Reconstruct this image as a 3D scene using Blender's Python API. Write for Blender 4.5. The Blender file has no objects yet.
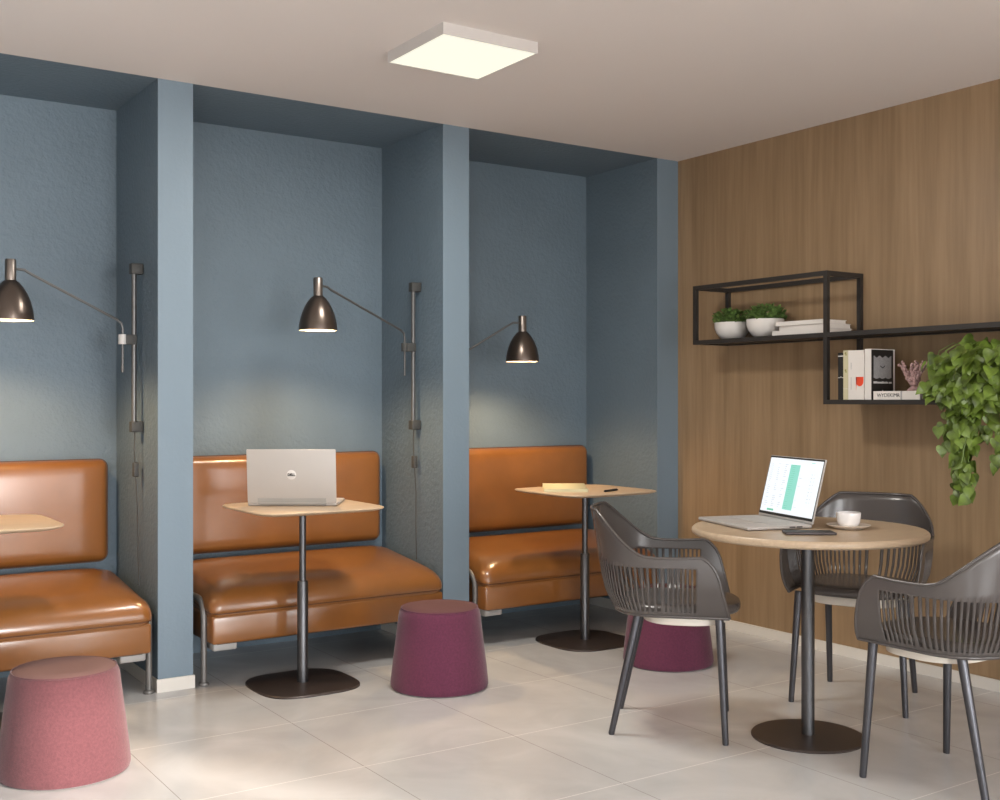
import bpy, bmesh, math, random
from mathutils import Vector, Matrix
C = bpy.context.scene.collection
PI = math.pi
R = math.radians
random.seed(7)

# ------------------------------------------------------------------ helpers
class MB:
    """collects geometry for ONE mesh object"""
    def __init__(self):
        self.v, self.f, self.m = [], [], []
    def add(self, vs, fs, mi=0, M=None):
        b = len(self.v)
        for p in vs:
            p = Vector(p)
            self.v.append(M @ p if M is not None else p)
        for f in fs:
            self.f.append([b + i for i in f]); self.m.append(mi)
        return self
    def box(self, lo, hi, mi=0, M=None):
        x0, y0, z0 = lo; x1, y1, z1 = hi
        vs = [(x0,y0,z0),(x1,y0,z0),(x1,y1,z0),(x0,y1,z0),(x0,y0,z1),(x1,y0,z1),(x1,y1,z1),(x0,y1,z1)]
        fs = [(0,3,2,1),(4,5,6,7),(0,1,5,4),(1,2,6,5),(2,3,7,6),(3,0,4,7)]
        return self.add(vs, fs, mi, M)
    def rbox(self, c, size, r, mi=0, M=None, n=3, mid=1, crown=0.0):
        """box with rounded edges of radius r; crown swells the +-y faces"""
        h = [s/2 for s in size]; r = min(r, *[q*0.999 for q in h])
        bm = bmesh.new()
        def ts(hh):
            a = [-hh + r*(1-math.cos(i/n*PI/2))*1.0 for i in range(n+1)]
            inner = [-(hh-r) + 2*(hh-r)*k/(mid+1) for k in range(1, mid+1)]
            return a + inner + [-q for q in reversed(a)]
        T = [ts(h[0]), ts(h[1]), ts(h[2])]
        for ax in range(3):
            u, w = (ax+1) % 3, (ax+2) % 3
            for sgn in (-1, 1):
                g = []
                for a in T[u]:
                    row = []
                    for b in T[w]:
                        q = [0,0,0]; q[ax] = sgn*h[ax]; q[u] = a; q[w] = b
                        inn = [max(-(h[k]-r), min(h[k]-r, q[k])) for k in range(3)]
                        d = Vector([q[k]-inn[k] for k in range(3)])
                        if d.length > 1e-9: d = d.normalized()*r
                        p = Vector(inn) + d
                        if crown and p.y < 0:
                            fx = max(0, 1-(p.x/h[0])**2); fz = max(0, 1-(p.z/h[2])**2)
                            p.y += (1 if p.y > 0 else -1)*crown*math.sqrt(fx*fz)*abs(p.y)/h[1]
                        row.append(bm.verts.new(p))
                    g.append(row)
                for i in range(len(g)-1):
                    for j in range(len(g[0])-1):
                        q = [g[i][j], g[i+1][j], g[i+1][j+1], g[i][j+1]]
                        if sgn < 0: q.reverse()
                        bm.faces.new(q)
        bmesh.ops.remove_doubles(bm, verts=bm.verts, dist=1e-6)
        bm.verts.index_update()
        vs = [Vector(v.co) + Vector(c) for v in bm.verts]
        fs = [[v.index for v in f.verts] for f in bm.faces]
        bm.free()
        return self.add(vs, fs, mi, M)
    def tube(self, path, r, seg=10, mi=0, M=None, closed=False, caps=True):
        P = [Vector(p) for p in path]; n = len(P)
        rs = r if isinstance(r, (list, tuple)) else [r]*n
        vs, fs = [], []
        t0 = (P[1]-P[0]).normalized()
        nrm = Vector((0,0,1)) if abs(t0.z) < .9 else Vector((1,0,0))
        nrm = (nrm - t0*nrm.dot(t0)).normalized()
        for i in range(n):
            if closed: t = (P[(i+1) % n]-P[i-1]).normalized()
            elif i == 0: t = t0
            elif i == n-1: t = (P[-1]-P[-2]).normalized()
            else: t = ((P[i+1]-P[i]).normalized() + (P[i]-P[i-1]).normalized()).normalized()
            nrm = (nrm - t*nrm.dot(t)).normalized()
            b = t.cross(nrm)
            for k in range(seg):
                a = 2*PI*k/seg
                vs.append(P[i] + (nrm*math.cos(a) + b*math.sin(a))*rs[i])
        m = n if closed else n-1
        for i in range(m):
            for k in range(seg):
                a, b2 = i*seg+k, i*seg+(k+1) % seg
                j = (i+1) % n
                fs.append((a, b2, j*seg+(k+1) % seg, j*seg+k))
        if caps and not closed:
            fs.append(list(range(seg))[::-1]); fs.append([(n-1)*seg+k for k in range(seg)])
        return self.add(vs, fs, mi, M)
    def lathe(self, prof, c=(0,0,0), seg=32, mi=0, M=None):
        vs, fs, rings = [], [], []
        for r_, z in prof:
            if r_ < 1e-6:
                rings.append([len(vs)]); vs.append((c[0], c[1], c[2]+z))
            else:
                rings.append(list(range(len(vs), len(vs)+seg)))
                for k in range(seg):
                    a = 2*PI*k/seg
                    vs.append((c[0]+r_*math.cos(a), c[1]+r_*math.sin(a), c[2]+z))
        for a, b in zip(rings, rings[1:]):
            for k in range(seg):
                k2 = (k+1) % seg
                if len(a) == 1 and len(b) == 1: continue
                if len(a) == 1: fs.append((a[0], b[k2], b[k]))
                elif len(b) == 1: fs.append((a[k], a[k2], b[0]))
                else: fs.append((a[k], a[k2], b[k2], b[k]))
        return self.add(vs, fs, mi, M)
    def loft(self, rings, mi=0, M=None, caps=True):
        n = len(rings[0]); vs = [p for r_ in rings for p in r_]; fs = []
        for i in range(len(rings)-1):
            for k in range(n):
                fs.append((i*n+k, i*n+(k+1) % n, (i+1)*n+(k+1) % n, (i+1)*n+k))
        if caps:
            fs.append(list(range(n))[::-1]); fs.append([(len(rings)-1)*n+k for k in range(n)])
        return self.add(vs, fs, mi, M)
    def build(self, name, mats, parent=None, loc=None, rotz=0, smooth=35, solid=0, offset=0):
        me = bpy.data.meshes.new(name)
        me.from_pydata([tuple(p) for p in self.v], [], self.f)
        if not isinstance(mats, (list, tuple)): mats = [mats]
        for m in mats: me.materials.append(m)
        for i, p in enumerate(me.polygons): p.material_index = self.m[i]
        me.update()
        if smooth:
            for p in me.polygons: p.use_smooth = True
            me.set_sharp_from_angle(angle=R(smooth))
        o = bpy.data.objects.new(name, me); C.objects.link(o)
        if solid:
            s = o.modifiers.new('thickness', 'SOLIDIFY'); s.thickness = solid; s.offset = offset
        if parent: o.parent = parent
        if loc is not None: o.location = loc
        o.rotation_euler.z = rotz
        return o

def tag(o, label=None, cat=None, group=None, kind=None):
    if label: o['label'] = label
    if cat: o['category'] = cat
    if group: o['group'] = group
    if kind: o['kind'] = kind
    return o
def thing(name, label, cat, loc=(0,0,0), rotz=0, group=None):
    o = bpy.data.objects.new(name, None); C.objects.link(o)
    o.empty_display_size = .1
    o.location = loc; o.rotation_euler.z = rotz
    return tag(o, label, cat, group)
def dup(root, loc, rotz, label):
    r = root.copy(); C.objects.link(r); r.location = loc; r.rotation_euler.z = rotz; r['label'] = label
    for ch in list(root.children):
        c = ch.copy(); C.objects.link(c); c.parent = r
        for g in ch.children:
            d = g.copy(); C.objects.link(d); d.parent = c
    return r
def sgnpow(a, p): return math.copysign(abs(a)**p, a)
def superell(a, b, p, n, z=0, cx=0, cy=0):
    return [(cx + a*sgnpow(math.cos(2*PI*k/n), 2/p), cy + b*sgnpow(math.sin(2*PI*k/n), 2/p), z) for k in range(n)]
def rrect(hx, hy, r, z=0, n=6, cx=0, cy=0):
    out = []
    for (sx, sy, a0) in ((1,1,0), (-1,1,90), (-1,-1,180), (1,-1,270)):
        for k in range(n+1):
            a = R(a0 + 90*k/n)
            out.append((cx + sx*(hx-r) + r*math.cos(a), cy + sy*(hy-r) + r*math.sin(a), z))
    return out
def arc(c, r, a0, a1, n, plane='yz', x=0):
    out = []
    for k in range(n+1):
        a = R(a0 + (a1-a0)*k/n)
        if plane == 'yz': out.append((x, c[0]+r*math.cos(a), c[1]+r*math.sin(a)))
    return out
def sstep(a, b, x):
    t = max(0, min(1, (x-a)/(b-a))); return t*t*(3-2*t)

# camera frame (used only to turn measured bearings into plan positions)
EYE = 1.22; F_PX = 1119.0
TH = math.atan(1668/1119)
def plan(u, d):
    t = (u-500)/F_PX
    return (d*(math.cos(TH)+math.sin(TH)*t), d*(math.sin(TH)-math.cos(TH)*t))

# ------------------------------------------------------------------ materials
def srgb(r, g, b):
    f = lambda c: (c/255/12.92 if c/255 <= .04045 else ((c/255+.055)/1.055)**2.4)
    return (f(r), f(g), f(b), 1)
def mat(name, col, rough=.5, metal=0, bump=None, var=None, coat=0, spec=None, sheen=0, emit=None, emit_s=0):
    m = bpy.data.materials.new(name); m.use_nodes = True
    nt = m.node_tree; b = nt.nodes['Principled BSDF']
    if len(col) == 3: col = (*col, 1)
    b.inputs['Base Color'].default_value = col
    b.inputs['Roughness'].default_value = rough; b.inputs['Metallic'].default_value = metal
    if coat: b.inputs['Coat Weight'].default_value = coat; b.inputs['Coat Roughness'].default_value = .18
    if spec is not None: b.inputs['Specular IOR Level'].default_value = spec
    if sheen: b.inputs['Sheen Weight'].default_value = sheen; b.inputs['Sheen Roughness'].default_value = .45
    if emit: b.inputs['Emission Color'].default_value = (*emit, 1); b.inputs['Emission Strength'].default_value = emit_s
    if bump or var:
        tc = nt.nodes.new('ShaderNodeTexCoord')
    if bump:
        n = nt.nodes.new('ShaderNodeTexNoise'); n.inputs['Scale'].default_value = bump[0]; n.inputs['Detail'].default_value = 4
        bp = nt.nodes.new('ShaderNodeBump'); bp.inputs['Strength'].default_value = bump[1]; bp.inputs['Distance'].default_value = bump[2] if len(bump) > 2 else .002
        nt.links.new(tc.outputs['Object'], n.inputs['Vector']); nt.links.new(n.outputs['Fac'], bp.inputs['Height'])
        nt.links.new(bp.outputs['Normal'], b.inputs['Normal'])
    if var:   # (scale, lo, hi): value variation
        n2 = nt.nodes.new('ShaderNodeTexNoise'); n2.inputs['Scale'].default_value = var[0]; n2.inputs['Detail'].default_value = 5
        rp = nt.nodes.new('ShaderNodeValToRGB')
        rp.color_ramp.elements[0].position = .3; rp.color_ramp.elements[1].position = .7
        rp.color_ramp.elements[0].color = tuple(min(1, c*var[1]) for c in col[:3])+(1,)
        rp.color_ramp.elements[1].color = tuple(min(1, c*var[2]) for c in col[:3])+(1,)
        nt.links.new(tc.outputs['Object'], n2.inputs['Vector']); nt.links.new(n2.outputs['Fac'], rp.inputs['Fac'])
        nt.links.new(rp.outputs['Color'], b.inputs['Base Color'])
    return m
def wood(name, c0, c1, scale, rough=.45, bump=.08, contrast=(.35, .68)):
    m = bpy.data.materials.new(name); m.use_nodes = True
    nt = m.node_tree; b = nt.nodes['Principled BSDF']; L = nt.links.new
    tc = nt.nodes.new('ShaderNodeTexCoord'); mp = nt.nodes.new('ShaderNodeMapping')
    mp.inputs['Scale'].default_value = scale
    n1 = nt.nodes.new('ShaderNodeTexNoise'); n1.inputs['Scale'].default_value = 1; n1.inputs['Detail'].default_value = 6; n1.inputs['Distortion'].default_value = .6
    mp2 = nt.nodes.new('ShaderNodeMapping'); mp2.inputs['Scale'].default_value = tuple(s*5 for s in scale)
    n2 = nt.nodes.new('ShaderNodeTexNoise'); n2.inputs['Scale'].default_value = 1; n2.inputs['Detail'].default_value = 3
    mx = nt.nodes.new('ShaderNodeMix'); mx.inputs[0].default_value = .4
    rp = nt.nodes.new('ShaderNodeValToRGB')
    rp.color_ramp.elements[0].position = contrast[0]; rp.color_ramp.elements[1].position = contrast[1]
    rp.color_ramp.elements[0].color = (*c0, 1); rp.color_ramp.elements[1].color = (*c1, 1)
    L(tc.outputs['Object'], mp.inputs['Vector']); L(tc.outputs['Object'], mp2.inputs['Vector'])
    L(mp.outputs['Vector'], n1.inputs['Vector']); L(mp2.outputs['Vector'], n2.inputs['Vector'])
    L(n1.outputs['Fac'], mx.inputs[2]); L(n2.outputs['Fac'], mx.inputs[3])
    L(mx.outputs[0], rp.inputs['Fac']); L(rp.outputs['Color'], b.inputs['Base Color'])
    bp = nt.nodes.new('ShaderNodeBump'); bp.inputs['Strength'].default_value = bump; bp.inputs['Distance'].default_value = .001
    L(mx.outputs[0], bp.inputs['Height']); L(bp.outputs['Normal'], b.inputs['Normal'])
    b.inputs['Roughness'].default_value = rough
    return m
def tile_mat():
    m = bpy.data.materials.new('porcelain_tile'); m.use_nodes = True
    nt = m.node_tree; b = nt.nodes['Principled BSDF']; L = nt.links.new
    tc = nt.nodes.new('ShaderNodeTexCoord'); sp = nt.nodes.new('ShaderNodeSeparateXYZ')
    L(tc.outputs['Object'], sp.inputs[0])
    n = nt.nodes.new('ShaderNodeTexNoise'); n.inputs['Scale'].default_value = 2.2; n.inputs['Detail'].default_value = 8; n.inputs['Distortion'].default_value = 1.4
    rp = nt.nodes.new('ShaderNodeValToRGB'); rp.color_ramp.elements[0].position = .3; rp.color_ramp.elements[1].position = .72
    rp.color_ramp.elements[0].color = (.485, .482, .48, 1); rp.color_ramp.elements[1].color = (.60, .595, .59, 1)
    L(tc.outputs['Object'], n.inputs['Vector']); L(n.outputs['Fac'], rp.inputs['Fac'])
    last = rp.outputs['Color']
    def math_(op, a, b_):
        q = nt.nodes.new('ShaderNodeMath'); q.operation = op
        for i_, v_ in ((0, a), (1, b_)):
            if isinstance(v_, (int, float)): q.inputs[i_].default_value = v_
            else: L(v_, q.inputs[i_])
        return q.outputs[0]
    for ax, off, pitch, wd, col in (('X', 1.0935, .607, .0013, (.30, .28, .26, 1)), ('Y', 3.345, .605, .0017, (.80, .78, .75, 1))):  # joints dark one way, pale the other: their lighting painted in
        u = math_('DIVIDE', math_('SUBTRACT', sp.outputs[ax], off-pitch/2+pitch*30*0), pitch)
        fr = math_('SUBTRACT', u, math_('FLOOR', u, 0))
        d = math_('ABSOLUTE', math_('SUBTRACT', fr, .5), 0)
        k = math_('LESS_THAN', d, wd/pitch)
        mx = nt.nodes.new('ShaderNodeMix'); mx.data_type = 'RGBA'
        L(k, mx.inputs[0]); L(last, mx.inputs[6]); mx.inputs[7].default_value = col
        last = mx.outputs[2]
    L(last, b.inputs['Base Color'])
    b.inputs['Roughness'].default_value = .20; b.inputs['Specular IOR Level'].default_value = .5
    return m

M = {}
M['blue'] = mat('blue_plaster', (.129, .177, .219), .6, bump=(48, .9, .006), var=(3, .95, 1.05))  # rough plaster; the alcove shade is put into its darker blue
M['blue_smooth'] = mat('blue_paint', (.160, .217, .268), .55, bump=(60, .35, .003))
M['ceiling'] = mat('ceiling_paint', (.72, .665, .635), .9)
M['white_paint'] = mat('white_paint', (.68, .65, .62), .8)
M['skirting'] = mat('cream_skirting', (.68, .65, .60), .4)
M['tile'] = tile_mat()
M['veneer'] = wood('oak_veneer', (.225, .146, .078), (.36, .243, .140), (9, 9, .5), .42, .05, (.30, .70))
M['oak'] = wood('light_oak', (.41, .305, .205), (.50, .38, .262), (3, 26, 26), .38, .04)
M['oak_edge'] = wood('oak_edge', (.60, .42, .26), (.72, .54, .36), (6, 6, 40), .42, .04)
M['leather'] = mat('tan_leather', (.225, .085, .0195), .30, bump=(260, .10, .0006), var=(5, .88, 1.1), coat=.55, spec=.55)
M['piping'] = mat('dark_tan_piping', (.085, .030, .010), .5)
M['steel'] = mat('grey_steel', (.17, .162, .155), .45, .5)
M['dark_steel'] = mat('dark_steel', (.105, .105, .11), .36, .9)
M['brown_plate'] = mat('brown_black_plate', (.058, .044, .039), .40, .4)
M['black'] = mat('black_metal', (.022, .020, .019), .45, .2)
M['shadow_black'] = mat('black_board', (.02, .018, .016), .7)  # plain black of the underside board and backrest supports
M['shelf_black'] = mat('black_shelf_powder_coat', (.030, .025, .022), .5, .1)
M['chair'] = mat('taupe_plastic', (.074, .064, .060), .26, spec=.6)
M['chair_leg'] = mat('graphite_leg', (.085, .085, .095), .33, .75)
M['cream'] = mat('cream_plastic', (.70, .64, .56), .5)
M['pouf'] = mat('plum_felt', (.112, .022, .052), .95, bump=(300, .5, .002), var=(120, .85, 1.15), sheen=.2)
M['pouf_top'] = mat('dusty_felt_top', (.100, .040, .042), .95, bump=(300, .4, .002))  # pouf top: light from above put into the felt colour
M['pouf_red_top'] = mat('dusty_pink_felt_top', (.155, .082, .074), .95, bump=(300, .4, .002))  # same for the reddish pouf: overhead light painted into its top
M['pouf_red'] = mat('raspberry_felt', (.112, .036, .043), .95, bump=(300, .5, .002), var=(120, .85, 1.15), sheen=.2)
M['bronze'] = mat('dark_bronze', (.125, .100, .085), .28, .85)
M['bronze_neck'] = mat('brushed_bronze', (.24, .21, .19), .35, .9)
M['shade_in'] = mat('white_shade_lining', (.45, .41, .34), .6)
M['grey_rod'] = mat('grey_rod', (.13, .13, .13), .38, .6)
M['grey_cap'] = mat('dark_grey_cap', (.050, .050, .048), .6)
M['pale_clamp'] = mat('pale_grey_clamp', (.55, .54, .53), .5)
M['bracket'] = mat('pale_bracket', (.36, .35, .34), .5)
M['bulb'] = mat('lit_bulb', (1, .9, .7), .5, emit=(1, .83, .58), emit_s=30)
M['diffuser'] = mat('lit_diffuser', (.02, .02, .02), .5, emit=(1, .975, .815), emit_s=1.0)
M['lamp_frame'] = mat('white_lamp_frame', (.62, .59, .57), .5)
M['silver'] = mat('silver_aluminium', (.42, .395, .375), .48, .1)
M['silver_dark'] = mat('grey_hinge', (.33, .33, .32), .4, .5)
M['key'] = mat('grey_keys', (.40, .38, .36), .6)
M['trackpad'] = mat('grey_trackpad', (.46, .435, .41), .4, .2)
M['badge'] = mat('white_badge', (.62, .60, .58), .4)
M['ink'] = mat('dark_ink', (.03, .03, .03), .6)
M['screen'] = mat('lit_screen', (.1, .1, .1), .4, emit=(.93, .97, 1), emit_s=.95)
M['screen_mint'] = mat('screen_mint', (.02, .1, .08), .4, emit=(.33, .74, .62), emit_s=.9)
M['screen_grey'] = mat('screen_grey', (.1, .1, .1), .4, emit=(.60, .62, .66), emit_s=.8)
M['screen_green'] = mat('screen_green', (.02, .1, .05), .4, emit=(.20, .58, .42), emit_s=.9)
M['phone'] = mat('taupe_phone', (.075, .062, .062), .4, .1)
M['porcelain'] = mat('white_porcelain', (.80, .78, .77), .22)
M['saucer'] = mat('cream_porcelain', (.80, .72, .63), .28)
M['coffee'] = mat('coffee', (.06, .025, .01), .2)
M['bowl'] = mat('white_ceramic_bowl', (.72, .69, .66), .45)
M['soil'] = mat('dark_soil', (.03, .02, .013), .95)
M['leaf'] = mat('small_green_leaf', (.115, .195, .050), .5, var=(40, .5, 1.7))
M['pothos'] = mat('pothos_leaf', (.098, .150, .021), .38, var=(19, .35, 2.0))
M['vine'] = mat('vine_stem', (.20, .29, .07), .5)
M['paper'] = mat('white_paper_block', (.78, .74, .69), .8)
M['white_cover'] = mat('white_book_cover', (.74, .70, .66), .55)
M['cream_cover'] = mat('cream_book_cover', (.60, .55, .36), .6)
M['black_cover'] = mat('black_book_cover', (.020, .018, .017), .5)
M['grey_print'] = mat('grey_print', (.38, .375, .38), .6, var=(220, .8, 1.2))
M['white_print'] = mat('white_print', (.72, .71, .70), .6)
M['red_print'] = mat('red_print', (.78, .07, .025), .55)
M['gold_print'] = mat('olive_print', (.30, .28, .10), .6)
M['pad'] = mat('pale_yellow_paper', (.56, .52, .33), .75)
M['pink'] = mat('dusty_pink', (.50, .33, .32), .7, bump=(200, .6, .002), var=(60, .7, 1.25))
M['window_frame'] = mat('dark_window_frame', (.10, .10, .10), .5)

# ------------------------------------------------------------------ room shell
H = 2.561; YF = 4.667; YB = 5.30; XW = 4.336
YW = -2.0; XL = -3.0        # window wall behind the camera, left wall
def struct(name, mb, m, **k):
    return tag(mb.build(name, m, smooth=0, **k), kind='structure')
struct('floor', MB().box((XL-.2, YW-.2, -.15), (XW+.2, YB+.2, 0)), M['tile'])
struct('ceiling', MB().box((XL-.2, YW-.2, H), (XW+.2, YF, H+.15)), M['ceiling'])
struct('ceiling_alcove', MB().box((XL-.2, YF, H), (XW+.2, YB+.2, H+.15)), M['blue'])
struct('wall_right', MB().box((XW, YW-.2, 0), (XW+.2, YB+.2, H)), M['veneer'])
struct('wall_left', MB().box((XL-.2, YW-.2, 0), (XL, YB+.2, H)), M['white_paint'])
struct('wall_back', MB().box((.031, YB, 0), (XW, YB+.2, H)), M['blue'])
struct('wall_back_left', MB().box((XL, YF, 0), (.031, YB+.2, H)), M['blue_smooth'])
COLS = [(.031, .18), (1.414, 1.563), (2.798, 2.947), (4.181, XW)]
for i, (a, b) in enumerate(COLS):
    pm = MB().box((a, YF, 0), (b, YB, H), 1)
    pm.m[2] = 0                                   # smooth painted front edge; textured plaster with the alcove shade painted in
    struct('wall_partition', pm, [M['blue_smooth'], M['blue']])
    s = MB().box((a-.006, YF-.008, 0), (min(b+.006, XW), YF, .055))
    if i > 0: s.box((a-.006, YF, 0), (a, YB, .055))
    if i < 3: s.box((b, YF, 0), (b+.006, YB, .055))
    struct('baseboard_partition', s, M['skirting'])
struct('baseboard_right', MB().box((XW-.008, YW, 0), (XW, YF-.008, .05)), M['skirting'])
struct('baseboard_left', MB().box((XL, YF-.008, 0), (.025, YF, .055)), M['skirting'])
# window wall behind the camera: three framed openings
WZ0, WZ1 = .25, 1.95
WINS = [(-2.3, -1.2, 1), (.45, 2.25, 2), (3.55, 4.25, 2)]
wf = MB().box((XL, YW-.2, 0), (XW, YW, WZ0)).box((XL, YW-.2, WZ1), (XW, YW, H))
ed = [XL] + [e for a, b, _ in WINS for e in (a, b)] + [XW]
for a, b in zip(ed[::2], ed[1::2]): wf.box((a, YW-.2, WZ0), (b, YW, WZ1))
struct('wall_front', wf, M['white_paint'])
for i, (a, b, nl) in enumerate(WINS):
    w = MB()
    for (x0, x1, z0, z1) in ((a, a+.04, WZ0, WZ1), (b-.04, b, WZ0, WZ1), (a+.04, b-.04, WZ0, WZ0+.04), (a+.04, b-.04, WZ1-.04, WZ1)):
        w.box((x0, YW-.13, z0), (x1, YW-.07, z1))
    if nl == 2: w.box(((a+b)/2-.02, YW-.125, WZ0+.04), ((a+b)/2+.02, YW-.075, WZ1-.04))
    struct('window_%d' % (i+1), w, M['window_frame'])

# ------------------------------------------------------------------ leather benches
def cushion_loft(mb, hx, hy, layers, cx=0, cy=0, tilt=0, r0=.05, n=6):
    rings = []
    for z, ins in layers:
        a, b = hx-ins, hy-ins
        r_ = max(.012, min(r0 + max(0, ins)*.6, a*.95, b*.95))
        ring = rrect(a, b, r_, z, n, cx, cy)
        rings.append([(x, y, zz + tilt*(y-cy)) for x, y, zz in ring])
    mb.loft(rings)
def make_bench(label, loc):
    t = thing('leather_bench', label, 'bench', loc, 0, 'tan leather benches in the blue alcoves')
    hx = .567
    s = MB()
    cushion_loft(s, hx+.010, .307, [(.303, .045), (.304, .026), (.318, .016), (.333, .008), (.344, .004), (.347, .005), (.351, .001), (.364, .0), (.384, .003), (.402, .010), (.418, .022),
                 (.433, .040), (.445, .064), (.455, .098), (.463, .140), (.469, .19), (.472, .26)], 0, .302, .115, .045)
    cush = s.build('seat_cushion', M['leather'], t, smooth=50)
    MB().tube([(x, y, .347+.115*(y-.302)) for x, y, z in rrect(hx+.0065, .3035, .045, 0, 6, 0, .302)], .0030, 6, closed=True).build('piping', M['piping'], cush)
    a = MB().rbox((0, .30, .243), (2*hx, .60, .122), .012, n=2)
    a.build('front_rail', M['leather'], t)
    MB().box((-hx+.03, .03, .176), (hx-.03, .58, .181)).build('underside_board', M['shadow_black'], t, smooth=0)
    b = MB().rbox((0, .640, .720), (1.104, .092, .462), .038, n=5, mid=11, crown=.020)
    bk = b.build('backrest', M['leather'], t, smooth=50)
    pts = [(x, .630, z+.720) for x, z, _ in rrect(.5522, .2310, .037, 0, 6)]
    MB().tube(pts, .003, 6, closed=True).build('piping', M['piping'], bk)
    for sx in (-1, 1):
        MB().box((sx*.36-.03, .67, .55), (sx*.36+.03, .70, .90)).build('backrest_support', M['shadow_black'], t, smooth=0)
        x = sx*.578
        path = [(x, .08, .008), (x, .08, .29)] + arc((.155, .29), .075, 180, 90, 7, x=x)[1:] + [(x, .69, .365)]
        fr = MB().tube(path, .0135, 12).build('side_frame', M['steel'], t)
        for y in (.08,):
            MB().lathe([(0,0), (.021,0), (.023,.004), (.021,.012), (.013,.015), (0,.015)], (x, y, 0), 18).build('foot_pad', M['steel'], fr)
        MB().rbox((sx*.50, .075, .165), (.105, .09, .034), .008, n=2).build('corner_bracket', M['bracket'], t)
        MB().tube([(x, .30, .33), (sx*.55, .30, .33)], .009, 8).build('frame_pin', M['steel'], t)
    return t
BENCH_X = [.802, 2.192, 3.568]
bench = make_bench('tan leather bench in the leftmost alcove behind the reddish pouf', (BENCH_X[0], 4.60, 0))
dup(bench, (BENCH_X[1], 4.60, 0), 0, 'tan leather bench in the middle alcove behind the silver laptop')
dup(bench, (BENCH_X[2], 4.60, 0), 0, 'tan leather bench in the right alcove behind the table with the notepad')

# ------------------------------------------------------------------ alcove pedestal tables
def make_pedestal(label, loc):
    t = thing('pedestal_table', label, 'table', loc, 0, 'pedestal tables in front of the alcove benches')
    hx, hy = .290, .280
    top = MB()
    n = 72
    rings = [superell(hx-.030, hy-.030, 6, n, .7505), superell(hx-.006, hy-.006, 6, n, .7575), superell(hx, hy, 6, n, .762),
             superell(hx-.0015, hy-.0015, 6, n, .7655), superell(hx-.004, hy-.004, 6, n, .7665)]
    top.loft(rings)
    top.build('tabletop', M['oak'], t)
    MB().lathe([(0,.42), (.0145,.42), (.0145,.74), (.05,.741), (.05,.7505), (0,.7505)], seg=20).build('upper_tube', M['dark_steel'], t)
    MB().lathe([(.0, .012), (.0235,.012), (.0235,.441), (.0215,.445), (.0145,.445), (0,.402)], seg=24).build('lower_tube', M['dark_steel'], t)
    b = MB(); a = .221
    b.loft([superell(a, a, 3.2, 64, 0), superell(a, a, 3.2, 64, .006), superell(a-.003, a-.003, 3.2, 64, .009), superell(a-.04, a-.04, 3.2, 64, .011), superell(.03, .03, 2, 64, .012)])
    b.build('base_plate', M['brown_plate'], t)
    return t
ped = make_pedestal('oak topped pedestal table carrying the silver laptop before the middle bench', (1.974, 4.464, 0))
dup(ped, (.672, 4.482, 0), 0, 'oak topped pedestal table cut off by the left edge of the photo')
dup(ped, (3.512, 4.464, 0), 0, 'oak topped pedestal table carrying the yellow notepad before the right bench')

# ------------------------------------------------------------------ round table
RT = (3.185, 2.745)
t = thing('round_table', 'round oak cafe table with open laptop and coffee cup among the grey chairs', 'table', (*RT, 0))
top = MB().lathe([(0,.728), (.392,.728), (.406,.730), (.4135,.736), (.4155,.743), (.414,.751), (.408,.757), (0,.757)], seg=96)
top.build('tabletop', M['oak'], t)
MB().lathe([(0,.012), (.0235,.012), (.0235,.72), (.07,.720), (.07,.728), (0,.728)], seg=28).build('post', M['dark_steel'], t)
MB().lathe([(0,0), (.201,0), (.202,.004), (.199,.008), (.05,.0115), (0,.012)], seg=72).build('base_plate', M['brown_plate'], t)

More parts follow.
